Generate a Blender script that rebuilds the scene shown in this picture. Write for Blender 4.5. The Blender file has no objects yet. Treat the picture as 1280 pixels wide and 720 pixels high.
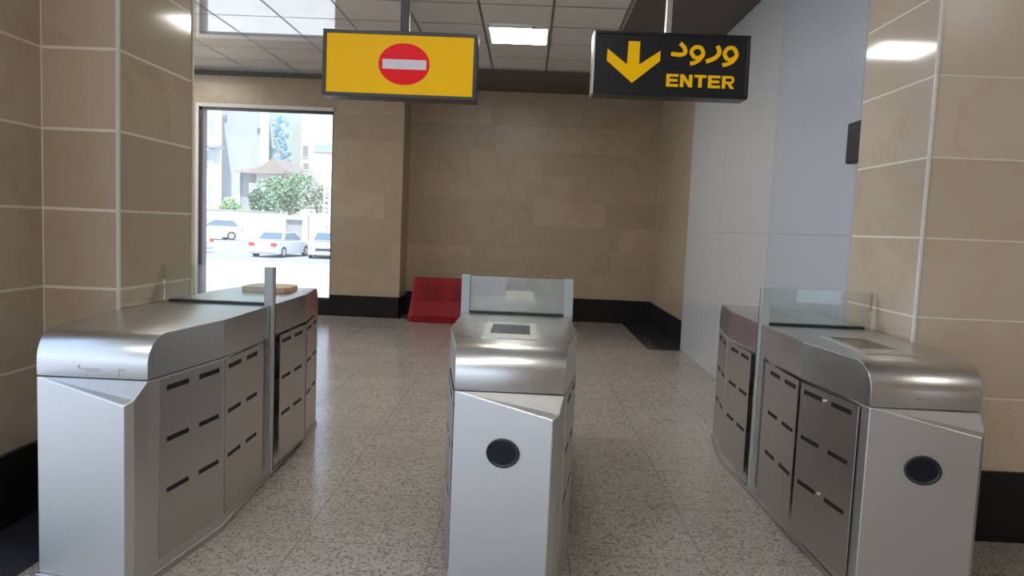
import bpy, math, random
from mathutils import Matrix, Vector
random.seed(7)
S = bpy.context.scene
COL = S.collection

# ------------------------------------------------------------------ camera
R = Matrix(((0.99889, -0.04369, 0.01746), (0.02102, 0.08253, -0.99637), (0.04209, 0.99563, 0.08336)))
HC, F = 1.481, 907.31
cd = bpy.data.cameras.new('camera'); cam = bpy.data.objects.new('camera', cd); COL.objects.link(cam)
cd.sensor_width = 36; cd.lens = 36*F/1280; cd.clip_end = 500
cam.matrix_world = Matrix.Translation((0, 0, HC)) @ R.to_4x4()
S.camera = cam
CX, CY = 640, 360
def at(px, py, Y):                      # a point of the place at distance Y
    d = R @ Vector(((px-CX)/F, -(py-CY)/F, -1)); t = Y/d.y
    return Vector((d.x*t, Y, HC+d.z*t))

# ------------------------------------------------------------------ materials
def new(name):
    m = bpy.data.materials.new(name); m.use_nodes = True
    nt = m.node_tree; b = nt.nodes['Principled BSDF']
    return m, nt, b
def N(nt, t, **k):
    n = nt.nodes.new(t)
    for a, v in k.items(): setattr(n, a, v)
    return n
def rgba(c): return (c[0], c[1], c[2], 1)
def math_(nt, op, a, b=None):
    n = N(nt, 'ShaderNodeMath', operation=op)
    for i, v in enumerate((a, b)):
        if v is None: continue
        if isinstance(v, (int, float)): n.inputs[i].default_value = v
        else: nt.links.new(v, n.inputs[i])
    return n.outputs[0]
def mixc(nt, f, a, b, blend='MIX'):
    n = N(nt, 'ShaderNodeMix', data_type='RGBA', blend_type=blend)
    for i, v in ((0, f), (6, a), (7, b)):
        if isinstance(v, (int, float)): n.inputs[i].default_value = v
        elif isinstance(v, tuple): n.inputs[i].default_value = rgba(v)
        else: nt.links.new(v, n.inputs[i])
    return n.outputs[2]
def noise(nt, co, scale, detail=3, rough=.55):
    n = N(nt, 'ShaderNodeTexNoise'); n.inputs['Scale'].default_value = scale
    n.inputs['Detail'].default_value = detail; n.inputs['Roughness'].default_value = rough
    nt.links.new(co, n.inputs['Vector']); return n.outputs[0]
def plain(name, c, rough=.5, metal=0., emit=None, strength=0., var=.12, spec=.5, scale=9., coat=0.):
    m, nt, b = new(name)
    co = N(nt, 'ShaderNodeTexCoord').outputs['Object']
    f = noise(nt, co, scale)
    lo = tuple(x*(1-var) for x in c); hi = tuple(min(1, x*(1+var)) for x in c)
    nt.links.new(mixc(nt, f, lo, hi), b.inputs['Base Color'])
    b.inputs['Roughness'].default_value = rough; b.inputs['Metallic'].default_value = metal
    b.inputs['Specular IOR Level'].default_value = spec
    b.inputs['Coat Weight'].default_value = coat; b.inputs['Coat Roughness'].default_value = .06
    if emit: b.inputs['Emission Color'].default_value = rgba(emit); b.inputs['Emission Strength'].default_value = strength
    return m
def stone(name, c, axis, hs, h0, zs, z0, joint, jw=.006, jc=(.62, .57, .50), stag=0., rough=.3, var=.1, vein=.3):
    """honed stone slabs: axis 0/1 = running along x/y"""
    m, nt, b = new(name)
    co = N(nt, 'ShaderNodeTexCoord').outputs['Object']
    sp = N(nt, 'ShaderNodeSeparateXYZ'); nt.links.new(co, sp.inputs[0])
    z = math_(nt, 'DIVIDE', math_(nt, 'SUBTRACT', sp.outputs[2], z0), zs)
    row = math_(nt, 'FLOOR', z); fz = math_(nt, 'SUBTRACT', z, row)
    h = math_(nt, 'DIVIDE', math_(nt, 'SUBTRACT', sp.outputs[axis], h0), hs)
    if stag:
        wr = N(nt, 'ShaderNodeTexWhiteNoise', noise_dimensions='1D'); nt.links.new(row, wr.inputs['W'])
        h = math_(nt, 'ADD', h, math_(nt, 'MULTIPLY', wr.outputs['Value'], stag))
    colr = math_(nt, 'FLOOR', h); fh = math_(nt, 'SUBTRACT', h, colr)
    dz = math_(nt, 'MULTIPLY', math_(nt, 'MINIMUM', fz, math_(nt, 'SUBTRACT', 1, fz)), zs)
    dh = math_(nt, 'MULTIPLY', math_(nt, 'MINIMUM', fh, math_(nt, 'SUBTRACT', 1, fh)), hs)
    jn = math_(nt, 'LESS_THAN', math_(nt, 'MINIMUM', dz, dh), jw/2)
    cv = N(nt, 'ShaderNodeCombineXYZ'); nt.links.new(colr, cv.inputs[0]); nt.links.new(row, cv.inputs[1])
    wn = N(nt, 'ShaderNodeTexWhiteNoise', noise_dimensions='3D'); nt.links.new(cv.outputs[0], wn.inputs['Vector'])
    lo = tuple(x*(1-var) for x in c); hi = tuple(x*(1+var) for x in c)
    base = mixc(nt, wn.outputs['Value'], lo, hi)
    # cloudy colour and warm veins, offset per slab
    sh = N(nt, 'ShaderNodeVectorMath', operation='MULTIPLY_ADD'); nt.links.new(wn.outputs['Color'], sh.inputs[0])
    sh.inputs[1].default_value = (7, 7, 7); nt.links.new(co, sh.inputs[2])
    n1 = noise(nt, sh.outputs[0], 3.5, 5, .6)
    base = mixc(nt, math_(nt, 'MULTIPLY', n1, .35), base, (c[0]*.8, c[1]*.74, c[2]*.66))
    n2 = noise(nt, sh.outputs[0], 1.3, 4, .6)
    ve = math_(nt, 'SUBTRACT', 1, math_(nt, 'MINIMUM', math_(nt, 'MULTIPLY', math_(nt, 'ABSOLUTE', math_(nt, 'SUBTRACT', n2, .47)), 26), 1))
    base = mixc(nt, math_(nt, 'MULTIPLY', ve, vein), base, (c[0]*.86, c[1]*.68, c[2]*.52))
    n3 = noise(nt, co, 60, 2)
    base = mixc(nt, math_(nt, 'MULTIPLY', n3, .12), base, (c[0]*.6, c[1]*.55, c[2]*.5))
    nt.links.new(mixc(nt, math_(nt, 'MULTIPLY', jn, joint), base, jc), b.inputs['Base Color'])
    nt.links.new(math_(nt, 'ADD', math_(nt, 'MULTIPLY', jn, .4), rough), b.inputs['Roughness'])
    return m

STONE = (.455, .352, .243)
M = {}
M['stone_back'] = stone('stone_back', STONE, 0, 1.15, .1, .39, -.03, .25, .005, stag=1.0, rough=.32, jc=(.40, .33, .26))
M['stone_side'] = stone('stone_side', STONE, 1, 1.15, .1, .39, -.03, .25, .005, stag=1.0, rough=.32, jc=(.40, .33, .26))
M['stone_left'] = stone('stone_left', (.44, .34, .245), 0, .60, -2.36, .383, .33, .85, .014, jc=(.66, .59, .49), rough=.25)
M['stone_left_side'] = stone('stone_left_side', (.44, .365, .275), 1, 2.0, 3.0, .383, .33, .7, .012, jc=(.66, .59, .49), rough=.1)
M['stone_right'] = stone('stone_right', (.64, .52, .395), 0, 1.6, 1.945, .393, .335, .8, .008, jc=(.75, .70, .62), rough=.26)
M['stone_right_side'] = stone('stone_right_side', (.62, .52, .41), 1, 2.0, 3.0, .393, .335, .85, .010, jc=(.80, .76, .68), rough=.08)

def panel_mat():
    m, nt, b = new('white_panel')
    co = N(nt, 'ShaderNodeTexCoord').outputs['Object']
    sp = N(nt, 'ShaderNodeSeparateXYZ'); nt.links.new(co, sp.inputs[0])
    y = math_(nt, 'DIVIDE', math_(nt, 'SUBTRACT', sp.outputs[1], 4.62), 1.56)
    fy = math_(nt, 'FRACT', y); dy = math_(nt, 'MULTIPLY', math_(nt, 'MINIMUM', fy, math_(nt, 'SUBTRACT', 1, fy)), 1.56)
    z = math_(nt, 'DIVIDE', math_(nt, 'SUBTRACT', sp.outputs[2], 1.517), 2.6)
    fz = math_(nt, 'FRACT', z); dz = math_(nt, 'MULTIPLY', math_(nt, 'MINIMUM', fz, math_(nt, 'SUBTRACT', 1, fz)), 2.6)
    j = math_(nt, 'MAXIMUM', math_(nt, 'LESS_THAN', dy, .008), math_(nt, 'LESS_THAN', dz, .004))
    wn = N(nt, 'ShaderNodeTexWhiteNoise', noise_dimensions='1D'); nt.links.new(math_(nt, 'FLOOR', y), wn.inputs['W'])
    c = mixc(nt, math_(nt, 'LESS_THAN', y, 1.0), (.57, .57, .575), (.49, .52, .58))
    c = mixc(nt, math_(nt, 'MULTIPLY', noise(nt, co, 1.2), .25), c, (.55, .55, .55))
    nt.links.new(mixc(nt, math_(nt, 'MULTIPLY', j, .45), c, (.3, .3, .3)), b.inputs['Base Color'])
    b.inputs['Roughness'].default_value = .08
    return m
M['panel'] = panel_mat()
def ceil_mat():
    m, nt, b = new('ceiling_tile')
    co = N(nt, 'ShaderNodeTexCoord').outputs['Object']
    sp = N(nt, 'ShaderNodeSeparateXYZ'); nt.links.new(co, sp.inputs[0])
    js = []
    for i, (s, o, w) in enumerate(((.735, .165, .014), (.74, 8.05, .014))):
        f = math_(nt, 'FRACT', math_(nt, 'DIVIDE', math_(nt, 'SUBTRACT', sp.outputs[i], o), s))
        js.append(math_(nt, 'LESS_THAN', math_(nt, 'MULTIPLY', math_(nt, 'MINIMUM', f, math_(nt, 'SUBTRACT', 1, f)), s), w))
    j = math_(nt, 'MAXIMUM', *js)
    c = mixc(nt, noise(nt, co, 2.0), (.76, .76, .74), (.84, .84, .82))
    nt.links.new(mixc(nt, math_(nt, 'MULTIPLY', j, .95), c, (.09, .085, .08)), b.inputs['Base Color'])
    nt.links.new(math_(nt, 'ADD', math_(nt, 'MULTIPLY', j, .4), .05), b.inputs['Roughness'])
    nt.links.new(math_(nt, 'SUBTRACT', 1, math_(nt, 'MULTIPLY', j, .8)), b.inputs['Coat Weight']); b.inputs['Coat IOR'].default_value = 2.3; b.inputs['Coat Roughness'].default_value = .03
    return m
M['ceiling'] = ceil_mat()
def floor_mat():
    m, nt, b = new('terrazzo')
    co = N(nt, 'ShaderNodeTexCoord').outputs['Object']
    def vor(s):
        v = N(nt, 'ShaderNodeTexVoronoi'); v.inputs['Scale'].default_value = s; nt.links.new(co, v.inputs['Vector'])
        sp = N(nt, 'ShaderNodeSeparateColor'); nt.links.new(v.outputs['Color'], sp.inputs[0]); return sp.outputs[0]
    v1, v2 = vor(140), vor(95)
    r = N(nt, 'ShaderNodeValToRGB'); r.color_ramp.interpolation = 'CONSTANT'
    e = r.color_ramp.elements; e[0].position = 0; e[0].color = (.27, .23, .20, 1); e[1].position = .2; e[1].color = (.47, .43, .39, 1)
    for p, c in ((.55, (.40, .355, .31, 1)), (.72, (.54, .50, .46, 1)), (.9, (.50, .43, .37, 1))):
        q = e.new(p); q.color = c
    nt.links.new(v1, r.inputs[0])
    c = mixc(nt, math_(nt, 'GREATER_THAN', v2, .78), r.outputs[0], (.52, .48, .44))
    c = mixc(nt, math_(nt, 'LESS_THAN', v2, .14), c, (.19, .16, .145))
    # worn, dirtier patches
    n = noise(nt, co, 1.1, 4, .6)
    c = mixc(nt, math_(nt, 'MULTIPLY', n, .78), c, (.26, .222, .185))
    sp = N(nt, 'ShaderNodeSeparateXYZ'); nt.links.new(co, sp.inputs[0])
    js = []
    for i, o in ((0, .25), (1, .12)):
        f = math_(nt, 'FRACT', math_(nt, 'DIVIDE', math_(nt, 'SUBTRACT', sp.outputs[i], o), .62))
        js.append(math_(nt, 'LESS_THAN', math_(nt, 'MULTIPLY', math_(nt, 'MINIMUM', f, math_(nt, 'SUBTRACT', 1, f)), .62), .004))
    j = math_(nt, 'MAXIMUM', *js)
    nt.links.new(mixc(nt, math_(nt, 'MULTIPLY', j, .5), c, (.16, .14, .12)), b.inputs['Base Color'])
    nt.links.new(math_(nt, 'ADD', math_(nt, 'MULTIPLY', noise(nt, co, 2.3), .16), .10), b.inputs['Roughness'])
    return m
M['floor'] = floor_mat()
def steel(name, c, rough, stretch=(1, 1, 40), var=.06):
    m, nt, b = new(name)
    co = N(nt, 'ShaderNodeTexCoord').outputs['Object']
    mp = N(nt, 'ShaderNodeMapping'); nt.links.new(co, mp.inputs[0]); mp.inputs['Scale'].default_value = stretch
    n = noise(nt, mp.outputs[0], 9, 4); n0 = noise(nt, co, 3, 4, .6)
    lo = tuple(x*(1-var) for x in c); hi = tuple(min(1, x*(1+var)) for x in c)
    nt.links.new(mixc(nt, n, lo, hi), b.inputs['Base Color'])
    b.inputs['Metallic'].default_value = 1
    nt.links.new(math_(nt, 'ADD', math_(nt, 'ADD', math_(nt, 'MULTIPLY', n0, .16), rough-.1), math_(nt, 'MULTIPLY', n, .05)), b.inputs['Roughness'])
    bp = N(nt, 'ShaderNodeBump'); bp.inputs['Strength'].default_value = .04; bp.inputs['Distance'].default_value = .002
    nt.links.new(n, bp.inputs['Height']); nt.links.new(bp.outputs[0], b.inputs['Normal'])
    return m
M['steel'] = steel('brushed_steel', (.66, .645, .62), .42)
M['steel_panel'] = steel('steel_panel', (.55, .52, .495), .36)
M['steel_top'] = steel('steel_top', (.66, .65, .63), .30, (40, 1, 1))
M['trim_steel'] = steel('trim_steel', (.74, .73, .71), .3)
M['black'] = plain('black_stone', (.014, .012, .011), .2, var=.3, spec=.3)
M['floor_black'] = plain('black_floor', (.035, .035, .04), .16, var=.4, scale=4)
M['dark'] = plain('gap_shade_black', (.012, .011, .011), .6)  # near-black for the shade inside slots and slits, and for black edging
M['rubber'] = plain('rubber', (.015, .016, .018), .45)
M['soffit'] = plain('dark_soffit', (.11, .092, .076), .6)
M['frame'] = plain('dark_frame', (.05, .045, .045), .4)
M['brick'] = plain('brick', (.42, .27, .23), .9, var=.3, scale=30)
M['marble'] = plain('marble_trim', (.66, .61, .54), .35)
M['sign_black'] = plain('sign_black', (.011, .012, .016), .3, var=.1)
M['sign_case'] = plain('sign_case', (.035, .028, .026), .35, var=.1)
M['yellow'] = plain('sign_yellow', (.80, .45, .004), .3, var=.03, emit=(.80, .43, .003), strength=.17, spec=.12)  # slight emission added to brighten the sign yellow
M['sign_red'] = plain('sign_red', (.62, .005, .012), .3, var=.02, emit=(.6, .004, .01), strength=.25, spec=.15)  # emission lifts the red above the light falling on it
M['sign_white'] = plain('sign_white', (.75, .68, .72), .3, var=.02, emit=(.75, .66, .72), strength=.06, spec=.2)  # small added glow on the white bar
M['lamp'] = plain('lamp_diffuser', (.9, .9, .87), .5, emit=(1, .985, .93), strength=13.)
M['red'] = plain('red_plastic', (.25, .004, .010), .5, spec=.3, var=.25, scale=6)
M['red_shade'] = plain('red_recess_shade', (.19, .005, .010), .5, spec=.3, var=.2, scale=6)  # darker copy of the red plastic, for shade in the recesses
M['screen'] = plain('screen', (.035, .042, .05), .12)
M['lens'] = plain('sensor_lens', (.01, .011, .016), .25, spec=.25)
M['screen_brown'] = plain('reader_glass', (.07, .045, .035), .2)
M['cream'] = plain('cream_plate', (.74, .62, .47), .5, var=.05)
M['tan'] = plain('tan_slab', (.55, .44, .31), .7, var=.2, scale=25)
M['tan_edge'] = plain('tan_slab_edge', (.45, .27, .15), .8, var=.3, scale=25)
M['scuff'] = plain('scuff', (.40, .36, .32), .5, .6)
M['frost'] = plain('frosted_edge', (.42, .45, .45), .35, var=.05)
M['screw'] = plain('screw', (.75, .72, .66), .3, 1.)
def glass(name, tint, haze=0., hz=(.8, .82, .85), refl=1.45, rough=.0):
    m, nt, b = new(name); nt.nodes.remove(b)
    out = nt.nodes['Material Output']
    tr = N(nt, 'ShaderNodeBsdfTransparent'); tr.inputs[0].default_value = rgba(tint)
    gl = N(nt, 'ShaderNodeBsdfGlossy'); gl.inputs['Roughness'].default_value = rough
    fr = N(nt, 'ShaderNodeFresnel'); fr.inputs[0].default_value = refl
    mx = N(nt, 'ShaderNodeMixShader'); nt.links.new(fr.outputs[0], mx.inputs[0]); nt.links.new(tr.outputs[0], mx.inputs[1]); nt.links.new(gl.outputs[0], mx.inputs[2])
    o = mx
    if haze:
        df = N(nt, 'ShaderNodeBsdfTranslucent'); df.inputs[0].default_value = rgba(hz)
        d2 = N(nt, 'ShaderNodeBsdfDiffuse'); d2.inputs[0].default_value = rgba(hz)
        ad = N(nt, 'ShaderNodeMixShader'); nt.links.new(df.outputs[0], ad.inputs[1]); nt.links.new(d2.outputs[0], ad.inputs[2])
        co = N(nt, 'ShaderNodeTexCoord').outputs['Object']
        f = math_(nt, 'MULTIPLY', math_(nt, 'ADD', math_(nt, 'MULTIPLY', noise(nt, co, 5), .6), .7), haze)
        m2 = N(nt, 'ShaderNodeMixShader'); nt.links.new(f, m2.inputs[0]); nt.links.new(mx.outputs[0], m2.inputs[1]); nt.links.new(ad.outputs[0], m2.inputs[2]); o = m2
    nt.links.new(o.outputs[0], out.inputs[0]); return m
M['glass'] = glass('clear_glass', (.925, .97, .95), .04, refl=1.6)
M['glass_hazy'] = glass('glass_sheen_haze', (.84, .88, .86), .36, hz=(.72, .74, .75), refl=1.8)  # pale haze stands in for the bright entrance reflected in this glass
M['pane'] = glass('window_pane', (.97, .99, 1.0), .08)

# ------------------------------------------------------------------ mesh helpers
class MB:
    def __init__(s): s.v = []; s.f = []; s.m = []
    def quadface(s, pts, mi=0):
        i = len(s.v); s.v += [tuple(p) for p in pts]; s.f.append(tuple(range(i, i+len(pts)))); s.m.append(mi)
    def box(s, a, b, mi=0):
        x0, y0, z0 = a; x1, y1, z1 = b; i = len(s.v)
        s.v += [(x0, y0, z0), (x1, y0, z0), (x1, y1, z0), (x0, y1, z0), (x0, y0, z1), (x1, y0, z1), (x1, y1, z1), (x0, y1, z1)]
        for q in ((0, 3, 2, 1), (4, 5, 6, 7), (0, 1, 5, 4), (1, 2, 6, 5), (2, 3, 7, 6), (3, 0, 4, 7)):
            s.f.append(tuple(i+k for k in q)); s.m.append(mi)
        return s
    def prism(s, poly, axis, a, b, mi=0):
        """poly in the plane normal to axis, extruded a..b"""
        def P(p, t):
            return {0: (t, p[0], p[1]), 1: (p[0], t, p[1]), 2: (p[0], p[1], t)}[axis]
        n = len(poly); i = len(s.v)
        s.v += [P(p, a) for p in poly] + [P(p, b) for p in poly]
        s.f.append(tuple(i+k for k in range(n))[::-1]); s.f.append(tuple(i+n+k for k in range(n))); s.m += [mi, mi]
        for k in range(n):
            s.f.append((i+k, i+(k+1) % n, i+n+(k+1) % n, i+n+k)); s.m.append(mi)
        return s
    def cyl(s, c, r, axis, a, b, n=24, mi=0, rz=None):
        rz = rz or r
        return s.prism([(c[0]+r*math.cos(2*math.pi*k/n), c[1]+rz*math.sin(2*math.pi*k/n)) for k in range(n)], axis, a, b, mi)
    def tube(s, p, q, r, n=8, mi=0):
        p, q = Vector(p), Vector(q); d = (q-p).normalized(); u = d.orthogonal().normalized(); w = d.cross(u); i = len(s.v)
        for c in (p, q):
            s.v += [tuple(c+(u*math.cos(2*math.pi*k/n)+w*math.sin(2*math.pi*k/n))*r) for k in range(n)]
        for k in range(n): s.f.append((i+k, i+(k+1) % n, i+n+(k+1) % n, i+n+k)); s.m.append(mi)
        s.f.append(tuple(i+k for k in range(n))[::-1]); s.f.append(tuple(i+n+k for k in range(n))); s.m += [mi, mi]
        return s
    def build(s, name, mats, parent=None, loc=(0, 0, 0), rz=0., bevel=0., seg=2, smooth=False, recalc=True):
        me = bpy.data.meshes.new(name); me.from_pydata(s.v, [], s.f)
        for m in (mats if isinstance(mats, (list, tuple)) else [mats]): me.materials.append(m)
        me.polygons.foreach_set('material_index', s.m)
        if recalc:
            import bmesh
            bm = bmesh.new(); bm.from_mesh(me); bmesh.ops.remove_doubles(bm, verts=bm.verts, dist=1e-5)
            bmesh.ops.recalc_face_normals(bm, faces=bm.faces); bm.to_mesh(me); bm.free()
        me.update()
        o = bpy.data.objects.new(name, me); COL.objects.link(o)
        o.location = loc; o.rotation_euler = (0, 0, rz)
        if parent: o.parent = parent
        if bevel:
            b = o.modifiers.new('bevel', 'BEVEL'); b.width = bevel; b.segments = seg; b.limit_method = 'ANGLE'; b.angle_limit = math.radians(40)
        if smooth:
            for p in me.polygons: p.use_smooth = True
        return o
def tag(o, label, cat, group=None):
    o['label'] = label; o['category'] = cat
    if group: o['group'] = group
    return o
def thing(name, label, cat, loc=(0, 0, 0), rz=0., group=None):
    o = bpy.data.objects.new(name, None); COL.objects.link(o); o.location = loc; o.rotation_euler = (0, 0, rz); o.empty_display_size = .1
    return tag(o, label, cat, group)
def struct(o): o['kind'] = 'structure'; return o
def sbox(name, a, b, m, **k): return struct(MB().box(a, b).build(name, m, **k))

# ------------------------------------------------------------------ the room
ZC = 3.65
BY, WY = 11.76, 11.14
fl = MB(); fl.box((-6.6, 2.75, -.12), (2.3, 11.9, 0)); fl.box((-3.2, -4.0, -.12), (2.3, 2.75, 0)); struct(fl.build('floor', M['floor']))
c = MB(); c.box((-6.6, 2.75, ZC), (2.6, 12.0, ZC+.12)); c.box((-3.2, -4.0, ZC), (2.6, 2.75, ZC+.12)); struct(c.build('ceiling', M['ceiling']))
sbox('trim_1', (.93, 2.0, ZC-.025), (2.04, BY, ZC-.001), M['soffit'])
sbox('trim_2', (-1.93, 10.26, ZC-.026), (.93, BY, ZC-.001), M['soffit'])
sbox('wall_back', (-1.935, BY, 0), (2.3, BY+.2, ZC), M['stone_back'])
# window wall of the left hall, with the opening
WX0, WX1, WZ0, WZ1 = -5.07, -3.01, .24, 3.115
w = MB()
w.box((-6.6, WY, 0), (WX0, WY+.25, ZC)); w.box((WX1, WY, 0), (-1.935, BY+.2, ZC))
w.box((WX0, WY, 0), (WX1, WY+.25, WZ0)); w.box((WX0, WY, WZ1), (WX1, WY+.25, ZC))
struct(w.build('wall_window', M['stone_back']))
sbox('trim_3', (-6.6, WY-.06, ZC-.06), (-1.90, WY-.001, ZC-.001), M['soffit'])
t = MB(); t.box((WX0-.05, WY-.018, WZ1), (WX1+.0, WY-.001, WZ1+.055)); t.box((WX0-.05, WY-.018, WZ0), (WX0, WY-.001, WZ1))
struct(t.build('trim_4', M['marble']))
sbox('trim_5', (WX0, WY+.055, WZ0), (WX0+.012, WY+.25, WZ1), M['brick'])
wn = MB()
wn.box((WX0, WY, WZ1-.045), (WX1, WY+.05, WZ1)); wn.box((WX0, WY, WZ0), (WX0+.045, WY+.05, WZ1))
wn.box((WX1-.014, WY, WZ0), (WX1, WY+.05, WZ1)); wn.box((WX0, WY, WZ0), (WX1, WY+.05, WZ0+.03))
wo = struct(wn.build('window_1', M['frame']))
pa = MB().box((WX0+.045, WY+.02, WZ0+.03), (WX1-.014, WY+.028, WZ1-.045)).build('window_pane', M['pane'], wo); pa['kind'] = 'structure'
BB = .345
sbox('baseboard_back', (-1.93, BY-.02, .0), (2.04, BY-.001, BB+.03), M['black'])
bb = MB(); bb.box((-3.01, WY-.02, 0), (-1.915, WY-.001, BB-.02)); bb.box((-1.934, WY-.02, 0), (-1.915, BY-.021, BB-.02)); bb.box((-6.6, WY-.02, 0), (-3.01, WY-.001, WZ0))
struct(bb.build('baseboard_window', M['black']))
# right side: stone return, white panels, column
sbox('wall_right_stone', (2.06, 9.31, 0), (2.3, BY, ZC), M['stone_side'])
sbox('baseboard_right', (2.036, 9.312, 0), (2.059, BY-.021, BB+.02), M['black'])
sbox('wall_right_panels', (2.035, 4.3, 0), (2.3, 9.309, ZC), M['panel'])
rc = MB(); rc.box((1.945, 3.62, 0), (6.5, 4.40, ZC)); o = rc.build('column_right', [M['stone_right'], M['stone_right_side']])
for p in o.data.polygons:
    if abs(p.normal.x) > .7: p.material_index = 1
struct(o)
sbox('trim_6', (1.934, 3.612, .37), (1.947, 3.626, ZC-.002), plain('corner_bead', (.78, .74, .68), .4))
sbox('baseboard_column', (1.95, 3.60, 0), (6.5, 3.619, .362), M['black'])
sbox('floor_border_right', (1.60, 9.2, .0005), (2.035, BY-.021, .004), M['floor_black'])
# left side: near wall and its pier
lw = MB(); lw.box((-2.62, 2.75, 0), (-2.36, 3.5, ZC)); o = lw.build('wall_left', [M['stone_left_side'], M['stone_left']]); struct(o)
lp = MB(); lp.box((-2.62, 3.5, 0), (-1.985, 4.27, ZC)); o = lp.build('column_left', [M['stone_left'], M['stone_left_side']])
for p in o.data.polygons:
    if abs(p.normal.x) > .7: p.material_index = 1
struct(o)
sbox('trim_7', (-1.993, 3.492, .345), (-1.977, 3.506, ZC-.002), plain('corner_bead_left', (.55, .50, .43), .5))
sbox('trim_8', (-1.991, 4.262, .345), (-1.979, 4.276, ZC-.002), plain('corner_bead_rear', (.62, .58, .50), .5))
lb = MB(); lb.box((-2.359, 2.75, 0), (-2.335, 3.479, .345)); lb.box((-2.359, 3.48, 0), (-1.99, 3.499, .345)); struct(lb.build('baseboard_left', M['black']))
sbox('floor_border_left', (-2.335, 2.2, .0005), (-1.99, 3.479, .004), M['floor_black'])
hl_ = MB(); hl_.box((-6.8, 4.27, 0), (-6.6, 11.4, .4)); hl_.box((-6.8, 4.27, 3.3), (-6.6, 11.4, ZC)); hl_.box((-6.8, 4.27, .4), (-6.6, 4.6, 3.3)); hl_.box((-6.8, 7.4, .4), (-6.6, 7.7, 3.3)); hl_.box((-6.8, 11.0, .4), (-6.6, 11.4, 3.3)); struct(hl_.build('wall_hall_left', M['stone_side']))  # unseen wall; its openings are put in to let skylight reach the panels
sbox('wall_hall_near', (-6.8, 4.07, 0), (-2.62, 4.27, ZC), M['stone_left'])
# behind the camera: an unseen stone wall, its extent and openings shaped for the reflections; the concourse is open to the left
sbox('wall_behind', (-.3, -2.9, 0), (3.9, -2.7, ZC), M['stone_right'])
sbox('wall_behind_lintel', (-3.2, -2.9, 3.0), (6.5, -2.701, ZC), M['stone_right'])
ws = MB(); ws.box((3.9, -2.9, 0), (6.5, -2.7, .55)); ws.box((3.9, -2.9, 1.25), (6.5, -2.7, 3.0)); ws.box((5.1, -2.9, .55), (5.25, -2.7, 1.25)); struct(ws.build('wall_behind_sill', M['stone_right']))
sbox('floor_front', (2.3, -4.2, -.12), (6.5, 3.62, 0), M['floor'])
sbox('ceiling_front', (2.6, -4.2, ZC), (6.6, 4.2, ZC+.12), M['ceiling'])
sbox('wall_right_front', (6.5, -4.2, 0), (6.7, 4.2, ZC), M['stone_right_side'])

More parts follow.
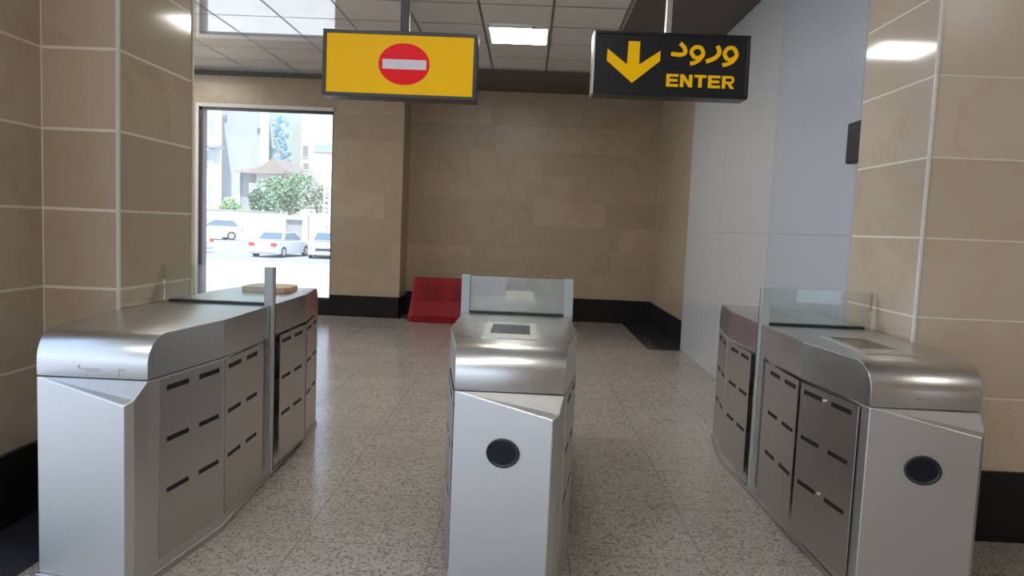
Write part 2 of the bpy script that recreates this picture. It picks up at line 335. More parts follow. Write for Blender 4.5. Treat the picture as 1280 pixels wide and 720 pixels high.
# ------------------------------------------------------------------ turnstile gates
W2, F2, LA, LB, ZL, GH = .296, .219, .64, 1.178, .8235, .208
def gate(loc, rz, label, sides, front_reader, rear_reader, sensor, hazy=False):
    g = thing('turnstile_cabinet', label, 'turnstile', loc, rz, 'turnstile cabinets')
    half = [(-F2, -LB, ZL), (.175, -LB-.092, .745), (.2, -LB-.066, .762), (F2, -LB, ZL), (W2, -LA, ZL)]
    ring = half + [(-x, -y, z) for x, y, z in half]
    pts = ring  # last of each half meets the next
    b = MB(); n = len(pts); base = [(x, y, .03) for x, y, z in pts]
    b.v = base + list(pts)
    for k in range(n): b.f.append((k, (k+1) % n, n+(k+1) % n, n+k)); b.m.append(0)
    b.f.append(tuple(range(n))[::-1]); b.m.append(0)
    t = n
    for s in (0, 5): 
        for q in ((s, s+1, s+2), (s, s+2, s+3)): b.f.append(tuple(t+i for i in q)); b.m.append(0)
    b.f.append((t+0, t+3, t+4, t+5, t+8, t+9)); b.m.append(0)
    b.build('pedestal', M['steel'], g, bevel=.004)
    MB().prism([(x*1.03, y*1.01) for x, y, z in pts], 2, 0, .03).build('base_plate', M['steel_panel'], g, bevel=.004)
    # top cover with rolled ends
    r = .115
    prof = [(-LB, ZL+.004), (-LB, 1-r)] + [(-LB+r-r*math.cos(a), 1-r+r*math.sin(a)) for a in [math.radians(d) for d in range(9, 91, 9)]]
    prof += [(-LA, 1)]; prof = prof + [(-v, z) for v, z in reversed(prof)]
    hw = lambda v: W2 if abs(v) <= LA else W2+(F2-W2)*(abs(v)-LA)/(LB-LA)
    c = MB(); m = len(prof)
    c.v = [(-hw(v), v, z) for v, z in prof] + [(hw(v), v, z) for v, z in prof]
    for k in range(m-1): c.f.append((k, k+1, m+k+1, m+k)); c.m.append(0)
    c.f.append((0, m, 2*m-1, m-1)); c.m.append(0)
    h = m//2
    ex = len(c.v); c.v += [(-W2, -LA, ZL+.004), (-W2, LA, ZL+.004), (W2, -LA, ZL+.004), (W2, LA, ZL+.004)]
    for o_, a, d in ((0, ex, ex+1), (m, ex+2, ex+3)):
        fr = [o_+k for k in range(h)] + [a]; md = [a, o_+h-1, o_+h, d]; re = [o_+k for k in range(h, m)] + [d]
        for q in (fr, md, re): c.f.append(tuple(q)); c.m.append(0)
    tc = c.build('top_cover', M['steel_top'], g, bevel=.0025)
    for p in tc.data.polygons: p.use_smooth = len(p.vertices) == 4 and abs(p.normal.x) < .2
    # ventilated door panels, slots cut through to a backing coloured dark for the shade inside
    def door(P, Q, sx, slots, name='door_panel'):
        """P,Q: plan points front->rear of the panel line on side sx; slots along 0..L"""
        P, Q = Vector(P), Vector(Q); L = (Q-P).length; d = (Q-P)/L; nrm = Vector((d.y, -d.x)) * (1 if (d.y*sx) > 0 else -1)
        us = [0]+[u for s in slots for u in s]+[L]; zz = [(.335, .356), (.549, .570), (.762, .784)]
        zs = [.075]+[z for s in zz for z in s]+[.812]
        mb = MB(); T = lambda u, z, o: (P.x+d.x*u+nrm.x*o, P.y+d.y*u+nrm.y*o, z)
        hole = lambda i, j: i % 2 == 1 and j % 2 == 1
        th, bk = .0045, .001
        for i in range(len(us)-1):
            for j in range(len(zs)-1):
                a, b2, e, f = us[i], us[i+1], zs[j], zs[j+1]
                if hole(i, j):
                    mb.quadface([T(a, e, bk), T(b2, e, bk), T(b2, f, bk), T(a, f, bk)], 1)
                    for (ua, za), (ub, zb) in (((a, e), (b2, e)), ((b2, e), (b2, f)), ((b2, f), (a, f)), ((a, f), (a, e))):
                        mb.quadface([T(ua, za, bk), T(ub, zb, bk), T(ub, zb, th), T(ua, za, th)], 1)
                else: mb.quadface([T(a, e, th), T(b2, e, th), T(b2, f, th), T(a, f, th)])
        for (ua, za), (ub, zb) in (((0, zs[0]), (L, zs[0])), ((L, zs[0]), (L, zs[-1])), ((L, zs[-1]), (0, zs[-1])), ((0, zs[-1]), (0, zs[0]))):
            mb.quadface([T(ua, za, 0), T(ub, zb, 0), T(ub, zb, th), T(ua, za, th)])
        return mb.build(name, [M['steel_panel'], M['dark']], g)
    for sx in (-1, 1):
        xs = lambda v: sx*hw(v)
        for sv in (-1, 1):
            p0, p1 = -1.112*1, -.656
            if sv == -1:
                door((xs(p0), p0), (xs(p1), p1), sx, [(.045, .197), (.272, .430)])
                door((sx*W2, -.628), (sx*W2, -.135), sx, [(.028, .183), (.255, .40)])
            else:
                door((xs(p1), -p1), (xs(p0), -p0), sx, [(.03, .187), (.262, .414)])
                door((sx*W2, .135), (sx*W2, .628), sx, [(.03, .185), (.255, .41)])
    for sx in sides:
        x0, x1 = (W2+.001, W2+.012) if sx > 0 else (-W2-.012, -W2-.001)
        mm = MB().box((x0, -.03, .06), (x1, .012, .998)).box((min(sx*(W2-.035), sx*(W2+.012)), -.03, .998), (max(sx*(W2-.035), sx*(W2+.012)), .012, 1+GH))
        mm.build('flap_edge', M['frost'], g, bevel=.003)
        MB().box((min(sx*(W2+.0005), sx*(W2+.009)), .013, .06), (max(sx*(W2+.0005), sx*(W2+.009)), .034, 1.0)).box((min(sx*(W2-.03), sx*(W2+.0115)), .0125, 1.0), (max(sx*(W2-.03), sx*(W2+.0115)), .022, 1+GH-.002)).build('slit_shade_edging', M['dark'], g)  # dark strip stands in for the shaded slit; black edging above
        for z in (.24, .45, .66):
            MB().box((min(sx*(W2+.0005), sx*(W2+.004)), .085, z), (max(sx*(W2+.0005), sx*(W2+.004)), .10, z+.12)).build('guide_slot_shade', M['dark'], g)  # raised dark bars in place of the shade inside slots
    gx0 = -W2+(.035 if -1 in sides else .0); gx1 = W2-(.035 if 1 in sides else .0)
    MB().box((gx0, -.014, 1.004), (gx1, -.002, 1+GH-.004)).build('glass_panel', M['glass_hazy'] if hazy else M['glass'], g)
    MB().box((-W2+.035, -.032, .998), (W2-.035, .016, 1.012)).build('rubber_seal', M['rubber'], g)
    if front_reader:
        fm = MB(); x0, x1, y0, y1 = -.135, .105, -.93, -.42
        xi0, xi1, yi0, yi1 = -.105, .075, -.80, -.455
        for a, b2 in (((x0, y0), (x1, yi0)), ((x0, yi1), (x1, y1)), ((x0, yi0), (xi0, yi1)), ((xi1, yi0), (x1, yi1))):
            fm.box((a[0], a[1], .999), (b2[0], b2[1], 1.006))
        rd = fm.build('card_reader', M['steel_top'], g)
        MB().box((xi0, yi0, .998), (xi1, yi1, 1.002)).build('reader_screen', M[front_reader], rd)
    if rear_reader:
        rd = MB().box((-.15, .42, .999), (.13, 1.0, 1.005)).build('card_reader', M['steel_top'], g)
        MB().prism([(.66, 1.005), (1.0, 1.005), (1.0, 1.045), (.98, 1.045)], 0, -.085, .105).build('reader_plate', M['cream'], rd)
    if sensor:
        # on the angled front face
        th = math.atan2(-.092, .394); u0 = -F2; 
        s = MB(); s.cyl((0, 0), .060, 1, -.004, .010, 40, 0, .051)
        sw = s.build('sensor_window', M['lens'], g, bevel=.004, smooth=False)
        k = (-.016+F2)/.394
        sw.location = (-.016, -LB-.092*k-.004, .594); sw.rotation_euler = (0, 0, th)
        rg = MB(); n = 40
        for i in range(n):
            a0, a1 = 2*math.pi*i/n, 2*math.pi*(i+1)/n
            P = lambda a, q, y: ((.060+q)*math.cos(a), y, (.051+q)*math.sin(a))
            rg.quadface([P(a0, 0, -.008), P(a1, 0, -.008), P(a1, .006, -.008), P(a0, .006, -.008)])
            rg.quadface([P(a0, .006, -.008), P(a1, .006, -.008), P(a1, .008, .004), P(a0, .008, .004)])
            rg.quadface([P(a0, -.006, -.004), P(a1, -.006, -.004), P(a1, 0, -.008), P(a0, 0, -.008)])
        rg.build('bezel', M['rubber'], sw)
    return g
gl = gate((-1.678, 3.936, 0), .0065, 'steel turnstile cabinet beside the left stone column, tan slab on its rear end', (1,), None, False, False)
gm = gate((-.040, 4.018, 0), -.0019, 'free-standing middle steel turnstile cabinet with two frosted flap edges and a screen on top', (-1, 1), 'screen', True, True, hazy=True)
gr = gate((1.626, 4.054, 0), -.009, 'steel turnstile cabinet against the right stone column, clear glass flap and brown reader', (-1,), 'screen_brown', False, True)
# old sticker residue on the rounded fronts
for g, segs in ((gl, [((-.055, .862), (-.048, .876)), ((-.045, .861), (.03, .864)), ((-.025, .853), (.03, .856)), ((.105, .836), (.108, .866)), ((.108, .862), (.13, .866))]),
                (gr, [((-.04, .864), (-.02, .874)), ((-.03, .866), (.03, .870)), ((.0, .860), (.045, .864))])):
    for a, b in segs: MB().box((a[0], -LB-.0012, a[1]), (b[0], -LB+.0005, b[1])).build('sticker_residue', M['scuff'], g)
s = MB()
for v, z in ((-.862, .772), (-.872, .352)):
    hw = W2+(F2-W2)*(abs(v)-LA)/(LB-LA)
    MB().tube((-hw-.012, v, z), (-hw-.002, v, z), .008, 12).build('door_screw', M['screw'], gr)

# tan stone offcut lying on the rear of the left cabinet
o = MB()
o.prism([(-.145, -.13), (.13, -.15), (.155, -.10), (.15, .10), (.09, .15), (-.12, .13), (-.15, .02)], 2, 0, .036, 0)
so = o.build('stone_offcut', [M['tan'], M['tan_edge']], None, (-1.66, 4.70, 1.0005), .05, bevel=.006)
for p in so.data.polygons:
    if p.normal.x > .5: p.material_index = 1
tag(so, 'tan stone offcut lying flat on the rear top of the left turnstile', 'stone slab')

# ------------------------------------------------------------------ hanging signs
def stroke(pts, w, y0, y1, mb):
    """a thick rounded stroke in the XZ plane"""
    pts = [Vector(p) for p in pts]; q = []
    for i in range(len(pts)-1):                       # Catmull-Rom
        a = pts[max(i-1, 0)]; b = pts[i]; c = pts[i+1]; d = pts[min(i+2, len(pts)-1)]
        for k in range(6):
            t = k/6; q.append(.5*((2*b)+(c-a)*t+(2*a-5*b+4*c-d)*t*t+(3*b-a-3*c+d)*t**3))
    q.append(pts[-1]); L, Rr = [], []
    for i, p in enumerate(q):
        d = (q[min(i+1, len(q)-1)]-q[max(i-1, 0)]).normalized(); n = Vector((-d.y, d.x))
        L.append(p+n*w/2); Rr.append(p-n*w/2)
    for i in range(len(q)-1):
        mb.prism([L[i], L[i+1], Rr[i+1], Rr[i]], 1, y0, y1)
SY = 4.2
def sign_case(name, label, cx, cz, w, h, depth, face_m, case_m, rim, rod_x, rod_w, rod_m):
    s = thing(name, label, 'sign', (cx, SY, cz)); hw, hh = w/2, h/2
    MB().box((-hw, .012, -hh), (hw, depth, hh)).build('sign_box', case_m, s, bevel=.004)
    f = MB()
    for a, b in (((-hw, -hh), (hw, -hh+rim)), ((-hw, hh-rim), (hw, hh)), ((-hw, -hh+rim), (-hw+rim, hh-rim)), ((hw-rim, -hh+rim), (hw, hh-rim))):
        f.box((a[0], 0, a[1]), (b[0], .014, b[1]))
    f.build('frame', case_m, s, bevel=.003)
    MB().box((-hw+rim, .006, -hh+rim), (hw-rim, .012, hh-rim)).build('face_panel', face_m, s)
    MB().box((rod_x-cx-rod_w/2, depth/2-.02, hh-.003), (rod_x-cx+rod_w/2, depth/2+.02, ZC-cz-.03)).build('hanging_rod', rod_m, s, bevel=.004)
    MB().box((rod_x-cx-.06, depth/2-.05, ZC-cz-.03), (rod_x-cx+.06, depth/2+.05, ZC-cz-.001)).build('ceiling_plate', rod_m, s, bevel=.003)
    return s
cx, cz = -.766, 2.374
s1 = sign_case('no_entry_sign', 'yellow hanging sign with a red no-entry disc', cx, cz, .88, .372, .14, M['yellow'], M['sign_case'], .021, -.752, .05, M['sign_case'])
disc = MB(); disc.cyl((-.741-cx, 2.378-cz), .146, 1, .002, .0062, 64, 0, .116); d = disc.build('no_entry_disc', M['sign_red'], s1)
MB().box((-.863-cx, -.0005, 2.349-cz), (-.613-cx, .0025, 2.403-cz)).build('white_bar', M['sign_white'], d)
cx, cz = .7705, 2.431
s2 = sign_case('enter_sign', 'black hanging sign with a yellow down arrow and ENTER lettering', cx, cz, .875, .352, .14, M['sign_black'], M['sign_black'], .016, .752, .034, M['trim_steel'])
MB().box((.333-cx-.005, -.002, -.176), (.333-cx+.004, .13, .17)).build('edge_strip', M['trim_steel'], s2)
arrow = [(.525, 2.553), (.590, 2.553), (.590, 2.425), (.707, 2.507), (.706, 2.449), (.555, 2.323), (.407, 2.443), (.409, 2.507), (.522, 2.424)]
a = MB()
A = [(x-cx, z-cz) for x, z in arrow]
for q in ([0, 1, 2, 5, 8], [2, 3, 4, 5], [5, 6, 7, 8]): a.prism([A[i] for i in q], 1, .002, .0062)
a.build('down_arrow', M['yellow'], s2)
per = MB()
for pts, w in (([(1.088, 2.469), (1.066, 2.500), (1.083, 2.533), (1.117, 2.533), (1.134, 2.500), (1.117, 2.466), (1.088, 2.448), (1.058, 2.440)], .021),
               ([(1.088, 2.469), (1.110, 2.475), (1.128, 2.488)], .019),
               ([(1.024, 2.545), (1.037, 2.510), (1.013, 2.477), (.965, 2.456)], .023),
               ([(.902, 2.474), (.880, 2.504), (.897, 2.531), (.930, 2.531), (.947, 2.500), (.930, 2.468), (.902, 2.448), (.876, 2.442)], .021),
               ([(.902, 2.474), (.924, 2.478), (.942, 2.490)], .019),
               ([(.815, 2.552), (.838, 2.530), (.846, 2.503), (.828, 2.490), (.795, 2.489), (.767, 2.493)], .022)):
    stroke([(x-cx, z-cz) for x, z in pts], w, .002, .0062, per)
per.build('persian_word', M['yellow'], s2)
en = MB(); x0, z0, hgt = .748-cx, 2.311-cz, .070; lw_ = .068; gp = .0105; sw = .019
def bar(a, b): en.box((a[0], .002, a[1]), (b[0], .0062, b[1]))
x = x0
for ch in 'ENTER':
    X0, X1, Z0, Z1 = x, x+lw_, z0, z0+hgt; zm = (Z0+Z1)/2
    if ch == 'E':
        bar((X0, Z0), (X0+sw, Z1)); bar((X0+sw, Z0), (X1, Z0+.0145)); bar((X0+sw, Z1-.0145), (X1, Z1)); bar((X0+sw, zm-.007), (X1-.005, zm+.0075))
    elif ch == 'N':
        bar((X0, Z0), (X0+sw, Z1)); bar((X1-sw, Z0), (X1, Z1))
        en.prism([(X0+sw, Z1), (X0+sw, Z1-.028), (X1-sw, Z0), (X1-sw, Z0+.028)], 1, .002, .0062)
    elif ch == 'T':
        bar((X0, Z1-.0145), (X1, Z1)); bar(((X0+X1)/2-sw/2, Z0), ((X0+X1)/2+sw/2, Z1-.0145))
    else:
        bar((X0, Z0), (X0+sw, Z1)); bar((X0+sw, Z1-.013), (X1-.016, Z1)); bar((X0+sw, zm-.008), (X1-.016, zm+.004))
        ring = [(X1-.018+.018*math.cos(t), (Z1+zm-.008)/2+.0215*math.sin(t)) for t in [math.radians(90-18*k) for k in range(11)]]
        rin = [(X1-.018+.004*math.cos(t), (Z1+zm-.008)/2+.0095*math.sin(t)) for t in [math.radians(90-18*k) for k in range(11)]]
        for k in range(10): en.prism([ring[k], ring[k+1], rin[k+1], rin[k]], 1, .002, .0062)
        en.prism([(X0+.03, zm-.008), (X0+.048, zm-.008), (X1+.002, Z0), (X1-.02, Z0)], 1, .002, .0062)
    x += lw_+gp
en.build('enter_lettering', M['yellow'], s2)

# ------------------------------------------------------------------ ceiling lights
def ceiling_light(x, y, label):
    l = thing('ceiling_light', label, 'ceiling light', (x, y, ZC-.02), 0, 'square ceiling panels'); w, h = .335, .345
    f = MB()
    for a, b in (((-w, -h), (w, -h+.02)), ((-w, h-.02), (w, h)), ((-w, -h+.02), (-w+.02, h-.02)), ((w-.02, -h+.02), (w, h-.02))):
        f.box((a[0], a[1], 0), (b[0], b[1], .019))
    f.build('frame', M['ceiling'], l); MB().box((-w+.02, -h+.02, -.002), (w-.02, h-.02, .012)).build('diffuser', M['lamp'], l)
ceiling_light(-.19, 8.41, 'lit square ceiling panel between the two hanging signs')
for x, y in ((-.19, 5.54), (-1.66, 5.54), (-5.3, 8.41), (-5.3, 9.88), (-.19, 1.07), (-1.66, .33), (3.7, .6)): ceiling_light(x, y, 'added square ceiling panel, unseen, put in to light the hall')  # unseen panels added to brighten the hall, gates and right column

# ------------------------------------------------------------------ red barrier, black wall box
rb = thing('road_barrier', 'red plastic road barrier on the floor against the far stone wall', 'barrier', (-.95, 11.05, 0))
prof = [(-.26, 0), (.26, 0), (.26, .10), (.14, .30), (.09, .66), (-.09, .66), (-.14, .30), (-.26, .10)]
b = MB(); n = len(prof); X = (-.80, -.76, -.72, .72, .76, .80); sc = (.86, .97, 1, 1, .97, .86)
def tp(p, x):
    k = 1-(p[1]/.66)*.085; return (x*k, p[0], p[1])
b.v = [tp((p[0]*s_, p[1]), x_) for x_, s_ in zip(X, sc) for p in prof]
for i in range(len(X)-1):
    for k in range(n): b.f.append((i*n+k, i*n+(k+1) % n, (i+1)*n+(k+1) % n, (i+1)*n+k)); b.m.append(0)
b.f += [tuple(range(n)), tuple(range((len(X)-1)*n, len(X)*n))[::-1]]; b.m += [0, 0]
b.build('shell', M['red'], rb, bevel=.012, seg=3)
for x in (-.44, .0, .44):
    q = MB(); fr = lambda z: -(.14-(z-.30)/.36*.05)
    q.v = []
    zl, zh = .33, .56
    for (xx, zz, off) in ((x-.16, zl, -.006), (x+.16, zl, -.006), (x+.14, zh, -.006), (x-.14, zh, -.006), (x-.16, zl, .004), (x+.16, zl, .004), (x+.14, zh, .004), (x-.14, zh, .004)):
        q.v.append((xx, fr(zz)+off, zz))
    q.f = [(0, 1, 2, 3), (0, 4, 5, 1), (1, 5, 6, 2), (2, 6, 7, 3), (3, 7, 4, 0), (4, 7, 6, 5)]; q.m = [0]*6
    q.build('recess_shade_panel', M['red_shade'], rb, bevel=.004)  # raised panel, its darker red imitates the shade of a recess
q = MB()
wb = thing('wall_speaker', 'small black box mounted high on the white panel wall', 'wall box', (2.0345, 4.52, 2.085))
MB().box((-.075, -.10, -.125), (-.012, .10, .125)).build('casing', M['rubber'], wb, bevel=.01)
MB().box((-.012, -.06, -.08), (-.0005, .06, .08)).build('bracket', M['frame'], wb)

# ------------------------------------------------------------------ outside
def om(name, c, rough=.8, **k): return plain(name, c, rough, **k)
sand = om('sand', (.74, .69, .60), .95, var=.15, scale=.8)
asph = om('asphalt', (.44, .44, .45), .9, scale=.5)
pave = om('paving', (.43, .46, .50), .85, scale=1.2)
GZ = -.75
gb = MB(); gb.quadface([(-70, 11.95, GZ), (40, 11.95, GZ), (40, 44, GZ), (-70, 44, GZ)])
gb.quadface([(-70, 44, GZ), (40, 44, GZ), (40, 51, -.3), (-70, 51, -.3)]); gb.quadface([(-70, 51, -.3), (40, 51, -.3), (40, 200, -.3), (-70, 200, -.3)])
struct(gb.build('ground_back', sand))
rd = MB(); e = .01
rd.quadface([(-70, 36, GZ+e), (40, 36, GZ+e), (40, 44, GZ+e), (-70, 44, GZ+e)]); rd.quadface([(-70, 44, GZ+e), (40, 44, GZ+e), (40, 51, -.3+e), (-70, 51, -.3+e)]); rd.quadface([(-70, 51, -.3+e), (40, 51, -.3+e), (40, 54, -.3+e), (-70, 54, -.3+e)])
struct(rd.build('road', asph))
gf = MB(); gf.quadface([(-60, -60, -.13), (60, -60, -.13), (60, 4.0, -.13), (-60, 4.0, -.13)])
struct(gf.build('ground_front', pave))

def win(parent, px0, py0, px1, py1, Y, m, name='window'):
    a, b = at(px0, py1, Y), at(px1, py0, Y)
    f = MB().box((a.x, Y-.12, a.z), (b.x, Y+.05, b.z)).build(name, WF, parent)
    MB().box((a.x+.12, Y-.16, a.z+.12), (b.x-.12, Y-.1, b.z-.12)).build('pane', m, f)
def blockp(name, parent, px0, py0, px1, py1, Y, depth, m, z0=-.3):
    a, b = at(px0, py1, Y), at(px1, py0, Y)
    k = (b.x/Y)*depth                      # plan set askew to the street
    return MB().prism([(a.x, Y), (b.x, Y), (b.x+k, Y+depth), (a.x+k, Y+depth)], 2, z0, b.z).build(name, m, parent)
WF = om('window_frame_white', (.75, .75, .75)); BG = om('blue_glass', (.40, .55, .66), .2); DK = om('dark_opening', (.30, .29, .28))
wh = om('white_render', (.66, .64, .61), scale=.4); bl = om('pale_blue_render', (.47, .50, .55), scale=.2, var=.05); gn = om('pale_green_render', (.49, .54, .50), scale=.2, var=.05)
pk = om('pink_render', (.58, .49, .43), scale=.3); gy = om('grey_render', (.36, .36, .37), scale=.4); rt = om('roof_tiles', (.40, .33, .29), scale=.6)
b1 = thing('apartment_building', 'white apartment block at the left edge of the window view', 'building', (-37, 82, -.3)); b1.location = (0, 0, 0)
blockp('wall', b1, 236, 120, 276.5, 272, 80, 5, wh)
for q in ((260, 146, 269, 166), (258, 187, 267, 208), (259, 229, 266, 250)): win(b1, *q, 79.95, BG)
a, b = at(256, 184, 79), at(276.5, 181.5, 79); MB().box((a.x, 78.8, a.z), (b.x, 80, b.z)).build('balcony_slab', gy, b1)
b2 = thing('blank_building', 'tall windowless pale blue building behind the small grey house', 'building')
blockp('wall', b2, 276.5, 110, 326, 262, 86, 8, bl)
blockp('lit_corner', b2, 326, 112, 335, 262, 85.6, 8, wh)  # white strip stands in for the building's sunlit corner
for q in ((279.5, 144, 283, 149), (321.5, 160, 324.5, 164)):
    a, c_ = at(q[0], q[3], 85.8), at(q[2], q[1], 85.8); MB().box((a.x, 85.7, a.z), (c_.x, 86.02, c_.z)).build('vent', DK, b2)
b3 = thing('mural_building', 'pale green building with a blue painted mural', 'building')
blockp('wall', b3, 335, 139.5, 377, 262, 95, 12, gn)
mur = MB(); rr = random.Random(3)
for i in range(70):
    px = 350+rr.gauss(0, 4.5)+ (4 if i > 45 else 0); py = 147+i*.95; w_, h_ = rr.uniform(.8, 3.6), rr.uniform(1.0, 3.2)
    k = 7; p = []
    for t in range(k):
        an = 2*math.pi*t/k; r_ = rr.uniform(.6, 1.15); v = at(px+w_*r_*math.cos(an), py+h_*r_*math.sin(an), 95); p.append((v.x, v.z))
    mur.prism(p, 1, 94.93-.0015*i, 95.0, i % 3)
mur.build('mural', [om('mural_blue', (.16, .36, .62)), om('mural_sky', (.32, .54, .74)), om('mural_teal', (.22, .42, .48))], b3)
b4 = thing('terraced_building', 'pinkish stepped apartment building on the right of the window view', 'building')
blockp('wall', b4, 377, 173, 430, 262, 90, 12, wh)
blockp('upper_storey', b4, 377, 158, 404, 176, 91, 10, pk)
blockp('stair_tower', b4, 377, 153, 391, 160, 92, 8, wh)
for q in ((377.5, 181, 387, 197), (378, 203, 388, 213)): win(b4, *q, 89.95, DK)
win(b4, 392, 180, 417, 189, 89.9, BG)
b5 = thing('small_house', 'small grey house with a sloping tiled roof behind the wall', 'house')
blockp('wall', b5, 299, 212, 325, 268, 70, 6, gy); blockp('front_wall', b5, 320, 217, 352, 268, 69, 6, wh)
blockp('pipe', b5, 296.5, 211, 300.5, 268, 69.8, .4, om('pale_pipe', (.62, .70, .75)))
p = [at(*q, 68.6) for q in ((294, 213), (325, 209), (343, 197), (356, 213), (356, 217), (320, 217), (294, 215))]
MB().prism([(v.x, v.z) for v in p], 1, 68.4, 76).build('roof', rt, b5)
win(b5, 312, 229, 318.5, 244, 68.95, BG); win(b5, 319.5, 229, 326, 244, 68.9, BG)
bw = MB(); a, b = at(225, 300, 57), at(345, 266, 57); bw.box((a.x, 57, -.3), (b.x, 57.3, b.z)); a2, b2_ = at(386, 300, 57), at(440, 268, 57); bw.box((a2.x, 57, -.3), (b2_.x, 57.3, b2_.z))
cp = bw.build('boundary_wall', om('boundary_render', (.60, .55, .46), scale=.6)); tag(cp, 'low sandy boundary wall along the street below the trees', 'wall')
c2 = MB(); c2.box((a.x, 56.95, b.z), (b.x, 57.35, b.z+.1)); c2.build('coping', gy, cp)
gp_ = thing('gateway', 'white street gateway with a grey metal gate', 'gate')
a, b = at(346, 300, 56.8), at(385, 270, 56.8); p0, p1 = at(358, 300, 56.8), at(379, 275, 56.8)
fr = MB(); fr.box((a.x, 56.6, -.3), (p0.x, 57.4, b.z)); fr.box((p1.x, 56.6, -.3), (b.x, 57.4, b.z)); fr.box((p0.x, 56.6, p1.z), (p1.x, 57.4, b.z)); fr.build('gate_surround', wh, gp_)
gg = MB(); gg.box((p0.x, 56.9, -.25), (p1.x, 57.0, p1.z))
for k in range(7):
    xx = p0.x+(p1.x-p0.x)*(k+.5)/7; gg.box((xx-.02, 56.86, -.25), (xx+.02, 56.9, p1.z))
gg.build('metal_gate', om('gate_grey', (.42, .43, .45), .5), gp_)
# lattice utility pole
lp_ = MB(); a, b = at(404.5, 296, 54), at(411, 296, 54); tz = at(408, 212, 54).z
for x in (a.x, b.x): lp_.box((x-.06, 53.9, -.3), (x+.06, 54.1, tz))
k = -.1
while k < tz: lp_.box((a.x, 53.95, k), (b.x, 54.05, k+.14)); k += .36
tag(lp_.build('utility_pole', om('pole_concrete', (.66, .64, .60))), 'pale lattice utility pole at the right of the window view', 'pole')

def tree(px, py, rx, ry, Y, label, cols, n, name='tree', trunk=True):
    c0 = at(px, py, Y); k = Y/F; t = thing(name, label, 'tree' if trunk else 'shrub', (c0.x, Y, -.3)); rr = random.Random(int(px*7+py))
    f = MB(); lobes = [(rr.uniform(-.6, .6), rr.uniform(-.5, .5), rr.uniform(-.55, .5), rr.uniform(.35, .6)) for _ in range(11)]
    for i in range(n):
        l = rr.choice(lobes); v = Vector((rr.gauss(0, 1), rr.gauss(0, 1), rr.gauss(0, 1))).normalized()*l[3]*rr.uniform(.75, 1.05)
        p = Vector(((l[0]+v.x)*rx*k, (l[1]+v.y)*rx*k, (l[2]+v.z)*ry*k+c0.z+.3)); s_ = rr.uniform(.10, .22)
        u = Vector((rr.gauss(0, 1), rr.gauss(0, 1), rr.gauss(0, 1))).normalized(); w_ = u.orthogonal().normalized()
        f.quadface([p-u*s_, p+w_*s_*.6, p+u*s_, p-w_*s_*.6], rr.randrange(3))
    f.build('foliage', cols, t, recalc=False)
    if trunk:
        tr = MB(); h = c0.z+.3; tr.tube((0, 0, 0), (.05, 0, h*.6), .16); tr.tube((.05, 0, h*.55), (-rx*k*.4, .1, h), .09); tr.tube((.05, 0, h*.55), (rx*k*.45, -.1, h*1.05), .08)
        tr.build('trunk', om('bark', (.33, .27, .22)), t)
lv = [om('leaf_a', (.22, .33, .18), .7), om('leaf_b', (.30, .42, .25), .7), om('leaf_c', (.38, .48, .34), .7)]
lv2 = [om('leaf_d', (.33, .50, .20), .7), om('leaf_e', (.42, .58, .28), .7), om('leaf_f', (.5, .62, .36), .7)]
tree(362, 240, 36, 27, 66, 'broad green tree above the white gateway', lv, 2600)
tree(329, 252, 20, 17, 61, 'smaller green tree between the grey house and the broad tree', lv, 1300)
tree(398, 247, 22, 22, 62, 'sparse grey-green tree beside the utility pole', [om('leaf_g', (.45, .47, .38), .7), om('leaf_h', (.52, .52, .44), .7), om('leaf_i', (.38, .42, .32), .7)], 900)
tree(289, 256, 13, 10, 60, 'bright green bush below the pale blue building', lv2, 900, 'bush', False)

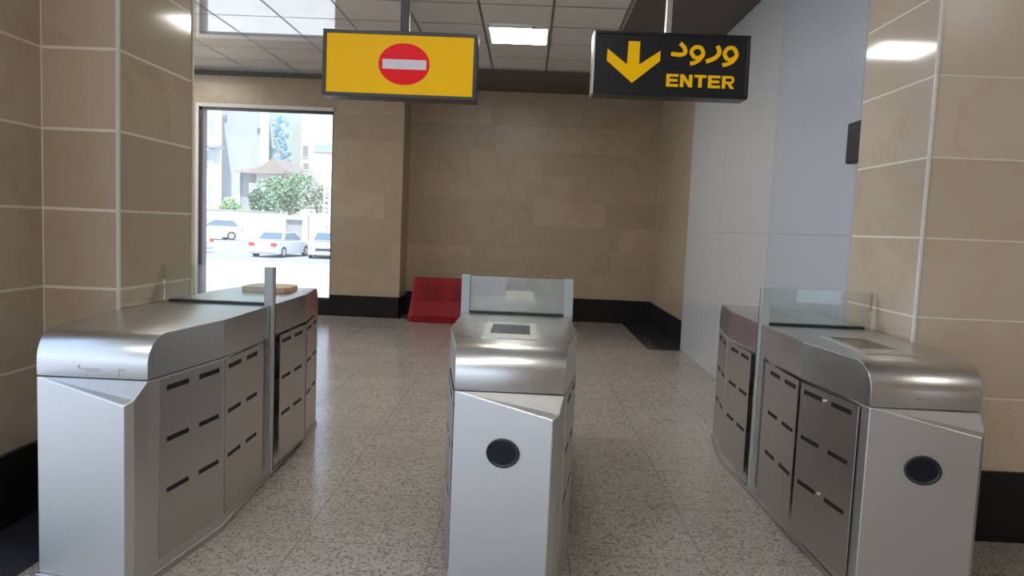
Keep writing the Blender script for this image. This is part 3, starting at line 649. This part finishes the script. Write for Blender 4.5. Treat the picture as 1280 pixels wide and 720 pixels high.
# cars
cw = plain('car_white', (.78, .78, .78), .25, coat=.6, var=.02); cg = plain('car_glass', (.16, .22, .28), .1); tyre = om('tyre', (.05, .05, .05)); rim = om('rim', (.5, .5, .5), .4)
tl = om('tail_light', (.62, .06, .05), .3); hl = om('head_light', (.8, .8, .78), .15); plate = om('plate', (.8, .8, .78)); grille = om('grille', (.08, .08, .09))
def car(loc, rz, label, hatch=False):
    """x = width, y forward; 4.3 m long"""
    c = thing('car', label, 'car', loc, rz, 'parked white cars'); L = 4.0 if hatch else 4.4; y0 = -L/2
    if hatch: prof = [(0, .35), (.02, .62), (.12, .95), (.50, 1.0), (L-1.15, .98), (L-.2, .78), (L, .58), (L, .30)]; gh = [(.12, .95), (.45, 1.42), (2.0, 1.45), (2.85, .98)]
    else: prof = [(0, .35), (.02, .70), (.10, .92), (.85, .97), (L-1.25, .94), (L-.2, .76), (L, .58), (L, .30)]; gh = [(.80, .96), (1.25, 1.38), (2.55, 1.41), (3.2, .95)]
    b = MB(); HWd = .86
    xs = [(-HWd, 1), (-HWd+.05, 1.0), (HWd-.05, 1.0), (HWd, 1)]
    def skin(pr, xs_):
        i = len(b.v); m = len(pr)
        for x, dz in xs_:
            b.v += [(x, y0+p[0], p[1]*dz) for p in pr]
        for j in range(len(xs_)-1):
            for k in range(m): b.f.append((i+j*m+k, i+j*m+(k+1) % m, i+(j+1)*m+(k+1) % m, i+(j+1)*m+k)); b.m.append(0)
        b.f.append(tuple(i+k for k in range(m))); b.f.append(tuple(i+(len(xs_)-1)*m+k for k in range(m))); b.m += [0, 0]
    lower = [(L, .22), (0, .22)]
    skin(prof+[(L-.1, .2), (.1, .2)], [(-HWd+.06, .985), (-HWd, .97), (HWd, .97), (HWd-.06, .985)][1:3])
    # greenhouse: roof skin tapering inwards
    i = len(b.v)
    top = gh
    for sx in (-1, 1):
        for k, p in enumerate(top): b.v.append((sx*(HWd-.06 if k in (0, 3) else HWd-.20), y0+p[0], p[1]))
    b.f += [(i, i+1, i+2, i+3), (i+4, i+7, i+6, i+5), (i, i+4, i+5, i+1), (i+1, i+5, i+6, i+2), (i+2, i+6, i+7, i+3), (i, i+3, i+7, i+4)]; b.m += [0]*6
    b.build('body', cw, c, bevel=.05, seg=3)
    def pane(name, pts):
        m = MB(); P = [Vector(p) for p in pts]; n = (P[1]-P[0]).cross(P[2]-P[0]).normalized(); cc = sum(P, Vector())/4
        if n.dot(cc-Vector((0, 0, 1.1))) < 0: n = -n
        Q = [cc+(p-cc)*.86 for p in P]
        m.v = [tuple(p+n*.012) for p in Q]+[tuple(p-n*.02) for p in Q]
        m.f = [(0, 1, 2, 3), (7, 6, 5, 4), (0, 4, 5, 1), (1, 5, 6, 2), (2, 6, 7, 3), (3, 7, 4, 0)]; m.m = [0]*6; m.build(name, cg, c)
    V = b.v[i:i+8]
    pane('rear_window', [V[0], V[4], V[5], V[1]]); pane('windscreen', [V[3], V[7], V[6], V[2]])
    pane('side_window', [V[0], V[1], V[2], V[3]]); pane('side_window', [V[4], V[5], V[6], V[7]])
    for sx in (-1, 1):
        for yy in (y0+.78, y0+L-.85):
            w_ = MB().cyl((yy, .31), .31, 0, min(sx*.70, sx*.875), max(sx*.70, sx*.875), 20).build('wheel', tyre, c)
            MB().cyl((yy, .31), .19, 0, min(sx*.86, sx*.882), max(sx*.86, sx*.882), 16).build('hubcap', rim, w_)
        a_, b_ = sorted((sx*.48, sx*.82))
        MB().box((a_, y0-.02, .62), (b_, y0+.06, .82)).build('tail_light', tl, c, bevel=.02)
        MB().box((a_, y0+L-.10, .56), (b_, y0+L+.015, .70)).build('head_light', hl, c, bevel=.02)
    MB().box((-.26, y0-.03, .60), (.26, y0+.02, .72)).build('number_plate', plate, c)
    MB().box((-.45, y0+L-.05, .42), (.45, y0+L+.02, .60)).build('grille', grille, c)
    MB().box((-.84, y0-.06, .32), (.84, y0+.08, .50)).build('rear_bumper', cw, c, bevel=.03)
    MB().box((-.84, y0+L-.08, .26), (.84, y0+L+.05, .42)).build('front_bumper', cw, c, bevel=.03)
    return c
def on_ground(px, Y, z): v = at(px, 300, Y); return (v.x, Y, z)
car(on_ground(352, 41.5, GZ+.012), math.radians(-8), 'white sedan seen from behind with red tail lights')
car(on_ground(409, 42.3, GZ+.012), math.radians(190), 'white car with a dark grille at the right of the window view', True)
car(on_ground(263, 51.5, -.287), math.radians(128), 'white hatchback parked along the boundary wall, front to the left', True)
car(on_ground(214, 42.0, GZ+.012), math.radians(80), 'pale car corner just visible at the left edge of the window')

# ------------------------------------------------------------------ light
w = bpy.data.worlds.new('world'); S.world = w; w.use_nodes = True; nt = w.node_tree
bg = nt.nodes['Background']; co = N(nt, 'ShaderNodeTexCoord').outputs['Generated']
sp = N(nt, 'ShaderNodeSeparateXYZ'); nt.links.new(co, sp.inputs[0])
f = math_(nt, 'POWER', math_(nt, 'MAXIMUM', sp.outputs[2], 0.), .6)
nt.links.new(mixc(nt, f, (.82, .93, 1.0), (.42, .62, 1.0)), bg.inputs[0]); bg.inputs[1].default_value = 1.25
sd = bpy.data.lights.new('sun', 'SUN'); sd.energy = 3.7; sd.angle = .009; sd.color = (1, .95, .88)
so_ = bpy.data.objects.new('sun', sd); COL.objects.link(so_)
so_.rotation_euler = Vector((-.15, .72, -1)).to_track_quat('-Z', 'Y').to_euler()

S.view_settings.view_transform = 'Standard'; S.view_settings.look = 'None'; S.view_settings.gamma = 1
S.view_settings.use_curve_mapping = False; S.view_settings.exposure = .60
S.cycles.use_denoising = True; S.cycles.max_bounces = 10; S.cycles.diffuse_bounces = 6; S.cycles.transparent_max_bounces = 12
S.cycles.sample_clamp_indirect = 6
